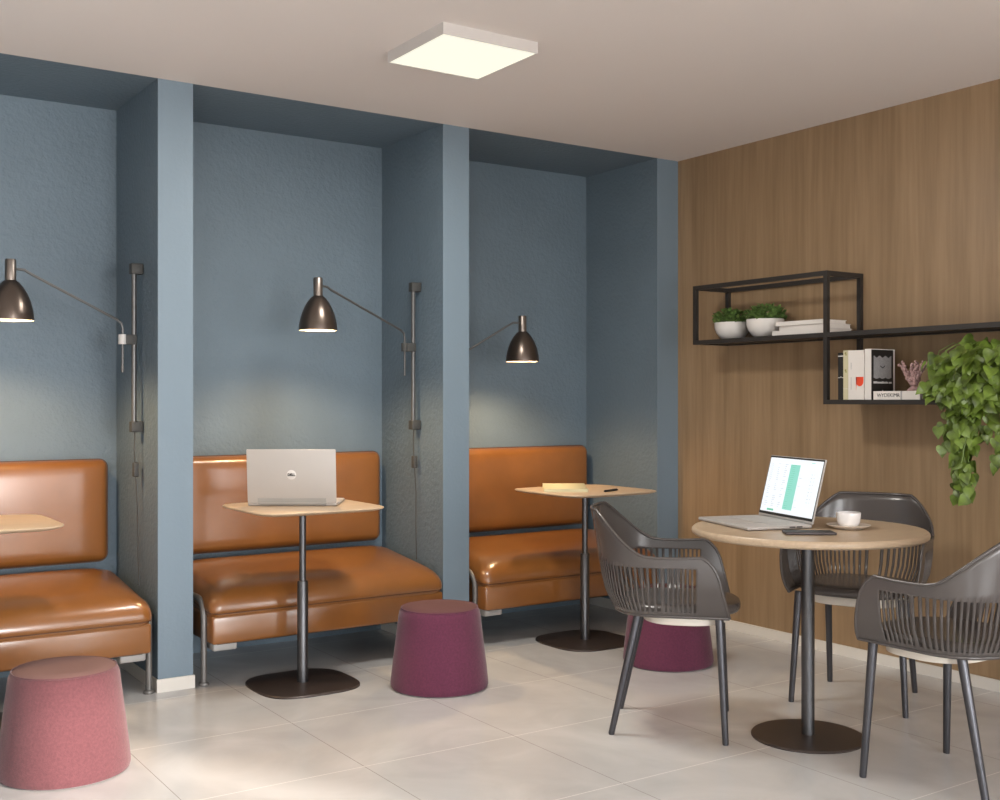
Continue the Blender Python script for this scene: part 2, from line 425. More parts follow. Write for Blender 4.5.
# ------------------------------------------------------------------ shell armchairs
def make_chair(label, loc, rotz):
    """local: x right, y forward, origin between the feet"""
    t = thing('shell_armchair', label, 'chair', loc, rotz, 'taupe slatted shell armchairs round the cafe table')
    def upath(hw, yr, yf, q):
        """half U outline from the rear centre to the front tip, parameter q 0..1 by rough arclength"""
        QA, QS, yb = .60, .82, -.015        # corner arc, straight side, start of the side
        if q <= QA:
            a = q/QA*PI/2
            return hw*sgnpow(math.sin(a), 2/2.6), yb - (yb-yr)*sgnpow(math.cos(a), 2/2.6)
        if q <= QS: return hw, yb + (q-QA)/(QS-QA)*.122
        return hw, yb + .122 + (q-QS)/(1-QS)*(yf-yb-.122)
    def zrim(q):
        z = .660 + .156*(1-(.4*max(0, min(1, (q-.20)/.30)) + .6*sstep(.18, .58, q))) + .006*sstep(.66, .9, q)
        if q > .86: z -= .038*(1-math.sqrt(max(0, 1-((q-.86)/.14)**2)))
        return z
    ZB = .448
    def pt(q, z, sgn):
        zr = zrim(q); k = max(0, min(1, (z-ZB)/(zr-ZB)))
        zz = max(0, z-ZB)
        out = .047*(1-math.exp(-zz/.055))                          # flare of the sides
        lean = (.040*(1-math.exp(-zz/.04)) + .17*max(0, zz-.02)**1.1)*(1-sstep(.40, .80, q))  # back leans
        hw = .228 + out - .02*sstep(.14, .37, zz)*(1-sstep(.2, .5, q))
        kf = max(0, min(1, (z-ZB)/.218)); yf = .214 - .055*kf - .026*max(0, (kf-.60)/.40)**2
        x, y = upath(hw, -.205-lean, yf, q)
        return (sgn*x, y, z)
    NQ = 33                              # slot + slat pairs per side
    qs = [0.0]
    for i in range(NQ): qs += [(i+.56)/NQ, (i+1)/NQ]
    fixed = [ZB, .456, .466, .520, .575, .624]
    sh = MB(); grid = []
    cols = [(-1, q) for q in reversed(qs)] + [(1, q) for q in qs[1:]]
    NF = 6
    for sg, q in cols:
        zr = zrim(q)
        zs = list(fixed)
        if zr < .650: zs = [ZB + (zr-.025-ZB)*(f-ZB)/(fixed[-1]-ZB) for f in fixed]
        zs = zs + [zs[-1] + (zr-zs[-1])*(j/NF) for j in range(1, NF+1)]
        grid.append([pt(q, z, sg) for z in zs])
    nr = len(grid[0]); nc = len(grid)
    vs = [p for col in grid for p in col]; fs = []
    for i in range(nc-1):
        first = 2*NQ-1-i if i < 2*NQ else i-2*NQ          # column counted from the rear centre
        qm = (cols[i][1]+cols[i+1][1])/2
        for j in range(nr-1):
            if 2 <= j < 5 and qm < .825 and first % 2 == 0: continue     # the slots
            fs.append((i*nr+j, i*nr+j+1, (i+1)*nr+j+1, (i+1)*nr+j))
    sh.add(vs, fs)
    shell = sh.build('shell', M['chair'], t, smooth=40, solid=.005)
    # rolled rim round the back, arms and front edges
    rim = [pt(1, ZB + (zrim(1)-ZB)*k/8, -1) for k in range(8)] + [c[-1] for c in grid] + [pt(1, ZB + (zrim(1)-ZB)*k/8, 1) for k in range(7, -1, -1)]
    MB().tube(rim, .0058, 8).build('rim', M['chair'], shell, smooth=60)
    # bottom roll joining the sides to the seat pan
    low = [c[0] for c in grid]
    MB().tube(low, .007, 8).build('lower_rim', M['chair'], shell, smooth=60)
    # seat: rounded pad, dished, with front lip
    n = 64; rings = []
    def seat_ring(k, z, dz=0):
        r_ = []
        for i in range(n):
            a = 2*PI*i/n
            ca, sa = math.cos(a), math.sin(a)
            x = .216*k*sgnpow(ca, 2/2.8)
            y = .022 + (.232 if sa > 0 else .215)*k*sgnpow(sa, 2/2.6)
            r_.append((x, y, z + dz*(1-k)))
        return r_
    rings = [seat_ring(.90, .445), seat_ring(.975, .447), seat_ring(1.0, .456), seat_ring(1.0, .464), seat_ring(.985, .473), seat_ring(.94, .480), seat_ring(.80, .484), seat_ring(.5, .482), seat_ring(.2, .480), seat_ring(.02, .480)]
    MB().loft(rings).build('seat', M['chair'], t, smooth=50)
    fr = MB()
    def fr_ring(k, z): return [(x*k*1.02, .046+(y-.022)*k*.82, z) for x, y, _ in seat_ring(1, 0)]
    fr.loft([fr_ring(.80, .406), fr_ring(.845, .409), fr_ring(.85, .440), fr_ring(.83, .4455)])
    fr.build('under_frame', M['cream'], t, smooth=50)
    for sx in (-1, 1):
        MB().tube([(sx*.198, .178, .446), (sx*.199, .179, .430), (sx*.222, .200, .006), (sx*.222, .200, 0)], [.0155, .0155, .0115, .0105], 14).build('leg', M['chair_leg'], t)
        MB().tube([(sx*.158, -.110, .446), (sx*.159, -.115, .430), (sx*.176, -.208, .006), (sx*.176, -.208, 0)], [.0155, .0155, .0115, .0105], 14).build('leg', M['chair_leg'], t)
    return t
def face(dx, dy): return math.atan2(dy, dx) - PI/2
ch = make_chair('taupe slatted armchair in side view at the left of the round table', (2.885, 3.140, 0), face(.28, -.285))
dup(ch, (3.775, 2.985, 0), face(-.37, -.17), 'taupe slatted armchair behind the round table against the wood wall')
dup(ch, (3.214, 2.152, 0), face(0, 1), 'taupe slatted armchair in front at right cut off by the right photo edge')

# ------------------------------------------------------------------ poufs
def make_pouf(m, mtop, label, loc):
    t = thing('pouf', label, 'pouf', loc)
    MB().lathe([(0,0), (.196,0), (.205,.005), (.2085,.016), (.208,.03), (.200,.10), (.190,.18), (.180,.26), (.1745,.305), (.171,.322), (.166,.332), (.160,.337)], seg=72).build('body', m, t)
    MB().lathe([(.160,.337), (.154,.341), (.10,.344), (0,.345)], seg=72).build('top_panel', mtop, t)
    MB().tube([(.163*math.cos(2*PI*k/64), .163*math.sin(2*PI*k/64), .3375) for k in range(64)], .0022, 6, closed=True).build('seam', m, t)
    return t
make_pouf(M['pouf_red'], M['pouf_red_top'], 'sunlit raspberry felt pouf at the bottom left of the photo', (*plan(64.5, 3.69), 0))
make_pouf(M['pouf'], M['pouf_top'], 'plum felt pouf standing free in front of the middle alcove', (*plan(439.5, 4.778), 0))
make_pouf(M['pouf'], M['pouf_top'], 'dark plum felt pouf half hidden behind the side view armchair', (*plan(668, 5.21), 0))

# ------------------------------------------------------------------ wall lamps
def wall_lamp(label, xw, side, yr, zc, sx, sy, sz, rail0, rail1, clampm, arm_r=.0055):
    """side -1: rail stands off the wall towards -x. sz = lower rim of the shade"""
    xr = xw + side*.038
    t = thing('wall_lamp', label, 'lamp', (xr, yr, rail0), 0, 'bronze swing arm wall lamps')
    o = Vector((xr, yr, rail0))
    L = lambda p: Vector(p)-o
    MB().tube([L((xr, yr, rail0)), L((xr, yr, rail1))], .0115, 12).build('rail', M['grey_rod'], t)
    for z in (rail0, rail1):
        MB().rbox(L((xr+side*-.010, yr, z)), (.052, .040, .046), .004, n=2).build('rail_bracket', M['grey_cap'], t)
    xk = xr + side*.048
    cl = MB().rbox(L(((xr+xk)/2 - side*.006, yr, zc)), (.056, .030, .042), .004, n=2).build('clamp', M['grey_cap'], t)
    MB().lathe([(0,-.021), (.017,-.021), (.018,-.019), (.018,.019), (.017,.021), (0,.021)], L((xk, yr, zc)), 20).build('clamp_collar', clampm, cl)
    neck = Vector((sx, sy, sz+.205))
    d = (neck - Vector((xk, yr, zc+.055))); d.z = 0; dh = d.normalized()
    end = neck - dh*.02
    path = [(xk, yr, zc-.142), (xk, yr, zc+.045)]
    kb = Vector((xk, yr, zc+.065)); 
    path += [kb + dh*.006 + Vector((0,0,.004)), kb + dh*.025 + Vector((0,0,.018))]
    path += [end - dh*.055 - Vector((0,0,.012)), end - dh*.035 - Vector((0,0,.001)), end]
    MB().tube([L(p) for p in path], arm_r, 10).build('arm', M['grey_rod'], t)
    prof = [(.0225,.158), (.034,.149), (.050,.129), (.064,.104), (.0745,.078), (.0815,.054), (.0860,.030), (.0880,.012), (.0880,0)]
    sh = MB().lathe(prof, L((sx, sy, sz)), 48)
    inner = [(r_-.0022, z-.001) for r_, z in reversed(prof)]
    sh.lathe([(.0880,0), (inner[0][0], 0)] , L((sx, sy, sz)), 48)
    sh.lathe(inner + [(0, .155)], L((sx, sy, sz)), 48, mi=1)
    sho = sh.build('shade', [M['bronze'], M['shade_in']], t)
    MB().lathe([(0,.156), (.0215,.156), (.0215,.238), (.019,.242), (.0,.242)], L((sx, sy, sz)), 24).build('neck', M['bronze_neck'], t)
    MB().lathe([(0,.05), (.018,.054), (.028,.07), (.030,.084), (.025,.104), (.015,.125), (.014,.154), (0,.154)], L((sx, sy, sz)), 20).build('bulb', M['bulb'], t)
    # flex dropping from the rail through an inline switch
    cb = [L((xr+side*-.004, yr, rail0-.02)), L((xr+side*-.002, yr+.002, rail0-.10)), L((xr+side*-.006, yr-.003, rail0-.20)), L((xr+side*-.012, yr-.008, rail0-.34)), L((xr+side*-.018, yr+.004, rail0-.50)), L((xr+side*-.022, yr+.004, .42))]
    c = MB().tube(cb, .0028, 6).build('cord', M['grey_cap'], t)
    MB().rbox(L((xr+side*-.006, yr-.002, rail0-.185)), (.022, .028, .062), .005, n=2).build('cord_switch', M['grey_cap'], c)
    # the light the bulb gives
    li = bpy.data.lights.new('lamp_light', 'SPOT'); li.energy = LAMP_W; li.color = (1, .67, .36); li.spot_size = R(150); li.spot_blend = .6; li.shadow_soft_size = .03
    lo = bpy.data.objects.new('lamp_light', li); C.objects.link(lo); lo.parent = t; lo.location = L((sx, sy, sz+.04))
    return t
LAMP_W = 31
wall_lamp('bronze wall lamp over the leftmost bench, shade cut by the photo edge, pale clamp', COLS[1][0], -1, 4.882, 1.480, *plan(10.5, 4.45), 1.538, 1.105, 1.785, M['pale_clamp'])
wall_lamp('bronze wall lamp over the middle bench with its shade above the silver laptop', COLS[2][0], -1, 4.895, 1.483, *plan(318, 5.15), 1.541, 1.095, 1.785, M['grey_cap'])
wall_lamp('bronze wall lamp over the right bench, its shade hanging lowest of the three', COLS[2][1], 1, 4.930, 1.37, *plan(522.5, 5.93), 1.424, .98, 1.67, M['grey_cap'])

# ------------------------------------------------------------------ ceiling light
t = thing('ceiling_light', 'square white surface mounted ceiling light panel with glowing diffuser', 'lamp', (2.249, 3.612, H))
a, zb = .203, -.042
MB().box((-a, -a-.004, zb), (a, -a, 0)).box((-a, a, zb), (a, a+.004, 0)).box((-a-.004, -a-.004, zb), (-a, a+.004, 0)).box((a, -a-.004, zb), (a+.004, a+.004, 0)).box((-a, -a, -.006), (a, a, 0)).build('frame', M['lamp_frame'], t, smooth=0)
MB().box((-a+.0005, -a+.0005, zb+.0015), (a-.0005, a-.0005, zb+.01)).build('diffuser', M['diffuser'], t, smooth=0)
li = bpy.data.lights.new('ceiling_lamp_light', 'AREA'); li.shape = 'SQUARE'; li.size = .39; li.energy = 30; li.color = (1, .97, .90)
lo = bpy.data.objects.new('ceiling_lamp_light', li); C.objects.link(lo); lo.parent = t; lo.location = (0, 0, zb-.003)

# ------------------------------------------------------------------ laptops
def text_mesh(body, size, name, m, parent, mw, align='CENTER', extr=.0003, bold=0):
    cu = bpy.data.curves.new(name, 'FONT'); cu.body = body; cu.size = size; cu.align_x = align; cu.align_y = 'CENTER'; cu.extrude = extr; cu.offset = bold
    o = bpy.data.objects.new(name, cu); C.objects.link(o)
    me = bpy.data.meshes.new_from_object(o.evaluated_get(bpy.context.evaluated_depsgraph_get()))
    C.objects.unlink(o); bpy.data.objects.remove(o)
    me.materials.clear(); me.materials.append(m); me.transform(mw)
    ob = bpy.data.objects.new(name, me); C.objects.link(ob); ob.parent = parent
    return ob
def make_laptop(label, loc, rotz, w, dep, lid, ang, back=False, zlift=0):
    """local: x along the hinge, user sits at -y, hinge at y = 0, z = 0 on the table"""
    t = thing('laptop', label, 'laptop', loc, rotz)
    th = .013
    MB().rbox((0, -dep/2, th/2+.002), (w, dep, th), .005, n=3).build('base', M['silver'], t)
    k = MB(); kw = w*.86/14; kd = dep*.42/6
    for r_ in range(6):
        for c in range(14):
            if r_ == 5 and 3 < c < 9: continue
            k.box((-w*.43+c*kw+.0012, -dep*.13-(r_+1)*kd+.0012, th+.002), (-w*.43+(c+1)*kw-.0012, -dep*.13-r_*kd-.0012, th+.0034))
        if r_ == 5: k.box((-w*.43+4*kw+.0012, -dep*.13-6*kd+.0012, th+.002), (-w*.43+9*kw-.0012, -dep*.13-5*kd-.0012, th+.0034))
    k.build('keyboard', M['key'], t, smooth=0)
    MB().box((-w*.19, -dep*.95, th+.002), (w*.19, -dep*.62, th+.0026)).build('trackpad', M['trackpad'], t, smooth=0)
    ports = MB()
    for y in (-dep*.20, -dep*.31): ports.box((w/2-.001, y-.012, .006), (w/2+.0006, y+.012, .011))
    ports.build('ports', M['ink'], t, smooth=0)
    MB().tube([(-w*.38, .0, th), (w*.38, .0, th)], .0062, 12).build('hinge', M['silver_dark'], t)
    # lid: pivots about the hinge
    A = Matrix.Translation((0, .002, th+.001)) @ Matrix.Rotation(R(90-ang), 4, 'X')
    l = MB().rbox((0, 0, lid/2), (w, .006, lid), .0029, n=2, M=A)
    lo = l.build('lid', M['silver'], t)
    s = MB().box((-w/2+.004, -.0036, .010), (w/2-.004, -.0031, lid-.003), M=A)
    s.build('bezel', M['black'], lo, smooth=0)
    a, b, z0, z1 = -w/2+.008, w/2-.008, .020, lid-.009
    sc = MB().box((a, -.0041, z0), (b, -.0036, z1), M=A)
    def rc(x0, x1, y0, y1, mi):
        X = lambda q: a+(b-a)*q; Z = lambda q: z0+(z1-z0)*q
        sc.box((X(x0), -.0044, Z(y0)), (X(x1), -.00415, Z(y1)), mi, A)
    rc(.42, .60, .08, .90, 1)                 # mint column
    rc(.13, .26, .025, .06, 3)                 # green button
    rng = random.Random(3)
    for i in range(22):
        y = .11 + .037*i
        rc(.445, .445+rng.uniform(.05, .09), y, y+.007, 3)
        for x in (.05, .18, .31, .62):
            if rng.random() < (.85 if x < .6 else .3):
                rc(x, x+rng.uniform(.025, .07), y, y+.008, 2)
    for i in range(9):
        y = .25+.062*i
        rc(.83, .855, y, y+.012, 2); rc(.88, .90, y+.006, y+.016, 2)
    rc(.80, .86, .95, .96, 1)
    sc.build('screen', [M['screen'], M['screen_mint'], M['screen_grey'], M['screen_green']], lo, smooth=0)
    if back:
        Bk = A @ Matrix.Translation((0, .003, lid*.53)) @ Matrix.Rotation(PI, 4, 'Z') @ Matrix.Rotation(R(90), 4, 'X')
        disc = MB().lathe([(0,0), (.0200,0), (.0205,.0004), (.0195,.0009), (0,.0009)], seg=40, M=Bk)
        bo = disc.build('badge', M['badge'], lo)
        text_mesh('DELL', .0145, 'lettering', M['ink'], lo, Bk @ Matrix.Translation((0, 0, .0012)), bold=.0009)
        MB().box((-w*.385, .0030, .004), (w*.385, .0040, .022), M=A).build('hinge_cover', M['silver_dark'], lo, smooth=0)
    return t
# laptop on the middle alcove table: lid back towards the room
mid = Vector(plan(292.3, 4.775))
make_laptop('closed side of an open silver laptop with round badge on the alcove table', (mid.x, mid.y, .7665), math.atan2(.558, -.83), .379, .245, .232, 97, True)
# laptop on the round table
FL, FR, BR = Vector(plan(700.5, 4.28)), Vector(plan(748, 3.94)), Vector(plan(811.8, 4.04))
ax = (FR-FL).normalized(); wv = (FR-FL).length
per = Vector((-ax.y, ax.x))
hinge_mid = (FL+FR)/2 + per*.262 - ax*.012
make_laptop('open silver laptop with lit spreadsheet screen on the round table', (hinge_mid.x, hinge_mid.y, .757), math.atan2(ax.y, ax.x), .374, .262, .240, 104)

# ------------------------------------------------------------------ phone, cup, saucer, pad, pen
pc = Vector(plan(809, 3.865))
t = thing('smartphone', 'dark taupe smartphone lying on the round table edge beside the laptop', 'phone', (pc.x, pc.y, .757), math.atan2(-.100, .135))
MB().rbox((0, 0, .0055), (.172, .082, .009), .0042, n=3).build('body', M['phone'], t)
MB().box((-.080, -.036, .0099), (.080, .036, .0103)).build('screen', M['ink'], t, smooth=0)
cpt = plan(848.5, 4.03)
t = thing('saucer', 'cream saucer under the white cup on the round table', 'saucer', (*cpt, .757))
MB().lathe([(0,.001), (.045,0), (.050,.002), (.065,.008), (.0765,.0135), (.078,.0150), (.0765,.0158), (.064,.0110), (.046,.0055), (0,.005)], seg=48).build('dish', M['saucer'], t)
t = thing('coffee_cup', 'white coffee cup with handle standing on the cream saucer', 'cup', (cpt[0], cpt[1], .7622))
cup = MB().lathe([(0,0), (.024,0), (.026,.002), (.034,.008), (.040,.020), (.0425,.036), (.0435,.052), (.0430,.0535), (.0415,.052), (.0400,.036), (.036,.018), (.026,.008), (0,.006)], seg=40).build('bowl', M['porcelain'], t)
MB().lathe([(0,.040), (.0402,.040), (.0402,.0405), (0,.0412)], seg=32).build('coffee', M['coffee'], t)
hd = Vector((.83, -.558, 0))*.62 + Vector((.558, .83, 0))*.78
MB().tube([hd*.040+Vector((0,0,.044)), hd*.052+Vector((0,0,.046)), hd*.061+Vector((0,0,.040)), hd*.061+Vector((0,0,.028)), hd*.052+Vector((0,0,.018)), hd*.037+Vector((0,0,.015))], .0042, 8).build('handle', M['porcelain'], cup)

pd = Vector((3.412, 4.50, 0))
t = thing('notepad', 'pale yellow notepad lying on the alcove table beside the dark pen', 'notepad', (pd.x, pd.y, .7665), R(-34))
MB().box((-.108, -.130, 0), (.108, .130, .014)).build('pages', M['pad'], t, smooth=0)
curl = MB(); n = 10; vs = []; fs = []
for i in range(n+1):
    y = -.130 + .26*i/n; z = .0145 + .010*max(0, i/n-.35)**2*2.3
    vs += [(-.108, y, z), (.108, y, z)]
for i in range(n): fs.append((2*i, 2*i+1, 2*i+3, 2*i+2))
curl.add(vs, fs).build('top_sheet', M['pad'], t, solid=.0006)
a, b = Vector((3.485, 4.280, .7722)), Vector((3.605, 4.320, .7722))
t = thing('pen', 'dark pen lying on the alcove table beside the yellow notepad', 'pen', (*((a+b)/2),), math.atan2(b.y-a.y, b.x-a.x))
MB().tube([(-.062,0,0), (-.050,0,0), (.040,0,0), (.058,0,0)], [.002, .0055, .0055, .0048], 10).build('barrel', M['black'], t)
MB().tube([(.058,0,0), (.066,0,0)], .003, 8).build('clicker', M['steel'], t)
MB().box((.015,-.001,.0054), (.056,.001,.0066)).build('clip', M['steel'], t, smooth=0)

# ------------------------------------------------------------------ wall shelf
XS = 4.09; Y0, Y1, Y2 = 4.268, 3.417, 2.20; ZT, ZM, ZL = 1.801, 1.518, 1.211; q = .0105
t = thing('wall_shelf', 'black metal framed stepped shelf on the wood wall holding plants and books', 'shelf', (XW, Y1, ZL))
o = Vector((XW, Y1, ZL))
def bar(a, b, name='rail'):
    a, b = Vector(a)-o, Vector(b)-o
    k = max(range(3), key=lambda i: abs(a[i]-b[i]))          # rails stop at the posts, posts run through
    e = [q, q, q]; e[k] = q if name == 'post' else -q
    lo = [min(a[i], b[i])-e[i] for i in range(3)]; hi = [max(a[i], b[i])+e[i] for i in range(3)]
    return MB().box(lo, hi).build(name, M['shelf_black'], t, smooth=0)
xb = XW-.0115
for x in (XS, xb):
    bar((x, Y0, ZM), (x, Y0, ZT), 'post'); bar((x, Y1, ZL), (x, Y1, ZT), 'post'); bar((x, Y2, ZL), (x, Y2, ZM), 'post')
    bar((x, Y0, ZT), (x, Y1, ZT)); bar((x, Y0, ZM), (x, Y1, ZM)); bar((x, Y1, ZM), (x, Y2, ZM)); bar((x, Y1, ZL), (x, Y2, ZL))
for y, z in ((Y0, ZT), (Y1, ZT), (Y0, ZM), (Y1, ZM), (Y2, ZM), (Y1, ZL), (Y2, ZL)): bar((XS, y, z), (xb, y, z))
MB().box(Vector((XS+q, Y2+q, ZM-.004))-o, Vector((xb-q, Y0-q, ZM+.0100))-o).build('shelf_panel', M['shelf_black'], t, smooth=0)
MB().box(Vector((XS+q, Y2+q, ZL-.004))-o, Vector((xb-q, Y1-q, ZL+.0100))-o).build('shelf_panel', M['shelf_black'], t, smooth=0)
SM, SL = ZM+.0106, ZL+.0106

# leaf templates
def leaf(mb, M4, ln, w, fold=.25, heart=True, mi=0):
    if heart:
        prof = [(0,.0), (-.10,.30), (.02,.52), (.28,.56), (.55,.40), (.80,.17), (1.0,.0)]
    else:
        prof = [(0,0), (.3,.42), (.6,.48), (.85,.25), (1,0)]
    vs, fs = [], []
    for s, b in prof:
        zz = -.22*ln*max(0, s)**2
        vs.append((max(0, s)*ln if b else s*ln, 0, zz))
        vs.append((s*ln, b*w, zz + fold*b*w)); vs.append((s*ln, -b*w, zz + fold*b*w))
    for i in range(len(prof)-1):
        a, c = 3*i, 3*(i+1)
        fs += [(a, c, c+1, a+1), (a, a+2, c+2, c)]
    mb.add(vs, fs, mi, M4)
def aim(pos, d, roll=0):
    d = Vector(d).normalized()
    return Matrix.Translation(pos) @ d.to_track_quat('X', 'Z').to_matrix().to_4x4() @ Matrix.Rotation(roll, 4, 'X')

def small_plant(label, x, y, rb, seed):
    rng = random.Random(seed)
    t = thing('potted_plant', label, 'plant', (x, y, SM), 0, 'white bowl planters on the upper shelf')
    k = rb/.088
    MB().lathe([(0,0), (.040*k,0), (.060*k,.012*k), (.078*k,.036*k), (.0865*k,.062*k), (.088*k,.088*k), (.085*k,.088*k), (.082*k,.064*k), (.06*k,.03*k), (0,.02*k)], seg=40).build('bowl', M['bowl'], t)
    MB().lathe([(.0835*k,.076*k), (.04*k,.082*k), (0,.084*k)], seg=24).build('soil', M['soil'], t)
    fo = MB()
    for i in range(430):
        a = rng.uniform(0, 2*PI); r_ = .088*k*math.sqrt(rng.random()); hgt = .080*k + .075*k*rng.random()*(1-.55*(r_/(.09*k))**2)
        p = Vector((r_*math.cos(a), r_*math.sin(a), hgt))
        d = Vector((math.cos(a)*rng.uniform(.1, 1), math.sin(a)*rng.uniform(.1, 1), rng.uniform(.1, 1.1)))
        leaf(fo, aim(p, d, rng.uniform(-.8, .8)), rng.uniform(.018, .030), rng.uniform(.015, .022), .3, False)
    fo.build('foliage', M['leaf'], t, smooth=60)
    return t
small_plant('small leafy plant in white bowl at the left end of the upper shelf', 4.212, 4.128, .090, 1)
small_plant('small leafy plant in white bowl next to the lying white books', 4.205, 3.895, .093, 2)

# ------------------------------------------------------------------ books
def book(label, w, h, th, loc, rot, cover, group, flat=False, spine=None):
    """local: spine at x = 0 facing -x, y = thickness, z = height; cover thickness 2.5 mm"""
    t = thing('book', label, 'book', loc, rot, group)
    c = .0025
    s = MB()
    if not flat:
        s.box((0, 0, 0), (c, th, h)).box((c, 0, 0), (w, c, h)).box((c, th-c, 0), (w, th, h))
        s.build('cover', cover, t, smooth=0)
        MB().box((c, c, .003), (w-.004, th-c, h-.003)).build('pages', M['paper'], t, smooth=0)
    else:   # lying: z = thickness, y = height along shelf, spine at -x
        s.box((0, 0, 0), (c, h, th)).box((c, 0, 0), (w, h, c)).box((c, 0, th-c), (w, h, th))
        s.build('cover', cover, t, smooth=0)
        MB().box((c, .003, c), (w-.004, h-.003, th-c)).build('pages', M['paper'], t, smooth=0)
    return t
G = 'white books lying in a stack on the upper shelf'
book('white book lying lowest in the upper shelf stack', .180, .330, .024, (4.112, 3.435, SM), 0, M['white_cover'], G, True)
book('white book lying in the middle of the upper shelf stack', .170, .290, .023, (4.130, 3.452, SM+.0243), R(-1.5), M['white_cover'], G, True)
book('white book lying topmost in the upper shelf stack', .172, .280, .019, (4.122, 3.466, SM+.0476), R(1), M['white_cover'], G, True)
G = 'upright books on the lower shelf'
zb = SL
t = book('narrow black book with pale bands on its spine, leftmost upright', .16, .212, .032, (4.105, 3.332, zb), 0, M['black_cover'], G)
MB().box((-.0006, 0, .195), (.0, .032, .199)).box((-.0006, 0, .098), (0, .012, .101)).box((-.0006, .012, .1005), (0, .020, .104)).box((-.0006, .020, .098), (0, .032, .101)).build('spine_bands', M['white_print'], t, smooth=0)
t = book('cream spined book standing between the black and white books', .165, .222, .030, (4.10, 3.3005, zb), 0, M['cream_cover'], G)
m_ = MB()
for z in (.205, .128): m_.box((-.0006, .013, z), (0, .022, z+.008)).box((-.0006, .011, z-.006), (0, .019, z-.001))
m_.build('spine_print', M['gold_print'], t, smooth=0)
MB().box((-.0006, 0, .048), (0, .030, .0495)).build('spine_line', M['white_print'], t, smooth=0)
t = book('thick white book with red mark on its spine', .17, .220, .085, (4.095, 3.214, zb), 0, M['white_cover'], G)
mk = MB(); n = 18
ring = [(-.0007, .0225 - .0205*math.cos(PI*k/n), .082 - .0225*math.sin(PI*k/n)) for k in range(n+1)]
mk.add([(-.0007, .002, .101)] + ring + [(-.0007, .043, .101)], [list(range(n+3))])
mk.add([(-.0007, .043, .101), (-.0007, .036, .101), (-.0007, .0415, .040)], [(0, 1, 2)])
mk.build('red_mark', M['red_print'], t, smooth=0, solid=.0004)
m_ = MB()
for z0, z1 in ((.135, .165), (.045, .10)): m_.box((-.0006, .068, z0), (0, .0705, z1))
m_.build('spine_print', M['grey_print'], t, smooth=0)
t = book('white spined book showing its black front cover with wavy grey picture', .165, .224, .034, (4.095, 3.176, zb), 0, M['white_cover'], G)
cv = MB().box((.002, -.0006, .0), (.152, 0, .2205)).build('cover_panel', M['black_cover'], t, smooth=0)
# wavy edged grey picture: side view of the cover, x across, z up
pic = MB(); n = 48
X0, X1, Zt, Zb = .016, .138, .190, .098
outl = []
for i in range(n+1):
    s = i/n; outl.append((X0+(X1-X0)*s, -.0012, Zt + .0045*math.cos(2*PI*3.0*s)))
for i in range(n, -1, -1):
    s = i/n; outl.append((X0+(X1-X0)*s, -.0012, Zb - .0055*abs(math.sin(PI*3.0*s))))
pic.add(outl, [list(range(len(outl)))])
pic.build('cover_picture', M['grey_print'], cv, smooth=0, solid=.0004)
v = MB()
v.add([(.060, -.0018, .152), (.077, -.0018, .142), (.094, -.0018, .152), (.094, -.0018, .148), (.077, -.0018, .138), (.060, -.0018, .148)], [(0, 1, 4, 5), (1, 2, 3, 4)])
v.build('cover_mark', M['ink'], cv, smooth=0, solid=.0004)
tx = MB(); x = .016; rng = random.Random(5)
while x < .136:
    w_ = rng.uniform(.0035, .0065)
    tx.box((x, -.0012, .0715), (x+w_, -.0006, .0715+rng.choice([.0075, .0075, .0095])))
    x += w_ + .0012
    if .116 < x < .124: x += .004
tx.box((.075, -.0012, .036), (.080, -.0006, .043))
tx.build('cover_line', M['white_print'], cv, smooth=0)
# lying book with dark lettering
t = book('white book lying flat with dark lettering beside the black cover', .17, .235, .037, (4.094, 2.928, zb), 0, M['white_cover'], 'books lying on the lower shelf', True)
text_mesh('WYDEKIMR', .0225, 'lettering', M['ink'], t, Matrix.Translation((-.0006, .158, .0185)) @ Matrix.Rotation(R(-90), 4, 'Z') @ Matrix.Rotation(R(90), 4, 'X'))
MB().box((-.0006, .088, 0), (0, .096, .037)).build('spine_band', M['grey_print'], t, smooth=0)

# pink knobbly ornament on the lying book
t = thing('coral_ornament', 'dusty pink knobbly branching ornament standing on the lying white book', 'ornament', (4.165, 3.010, zb+.0372))
rng = random.Random(11); cm = MB()
MB().lathe([(0,0), (.026,0), (.027,.005), (.020,.012), (.012,.02), (0,.022)], seg=20).build('foot', M['pink'], t)
for k in range(13):
    a = -1 + 2*k/12
    side = Vector((.25, -.97, 0))*a*.058 + Vector((rng.uniform(-.035, .035), 0, 0))
    hgt = rng.uniform(.085, .120)
    cm.tube([side*(s_**1.3) + Vector((0, 0, .008+hgt*s_)) for s_ in (0, .25, .5, .75, 1)], .0035, 6)
    for i in range(15):                       # buds crowd round each stem
        s_ = .22 + .78*i/14; p = side*(s_**1.3) + Vector((0, 0, .008+hgt*s_))
        r_ = rng.uniform(.0062, .0100)*(1.1-.3*s_)
        off = Vector((rng.uniform(-1, 1), rng.uniform(-1, 1), 0))*.0055
        cm.lathe([(0,-r_), (r_*.7,-r_*.7), (r_,0), (r_*.7,r_*.7), (0,r_)], p+off, 7)
cm.build('branches', M['pink'], t, smooth=70)

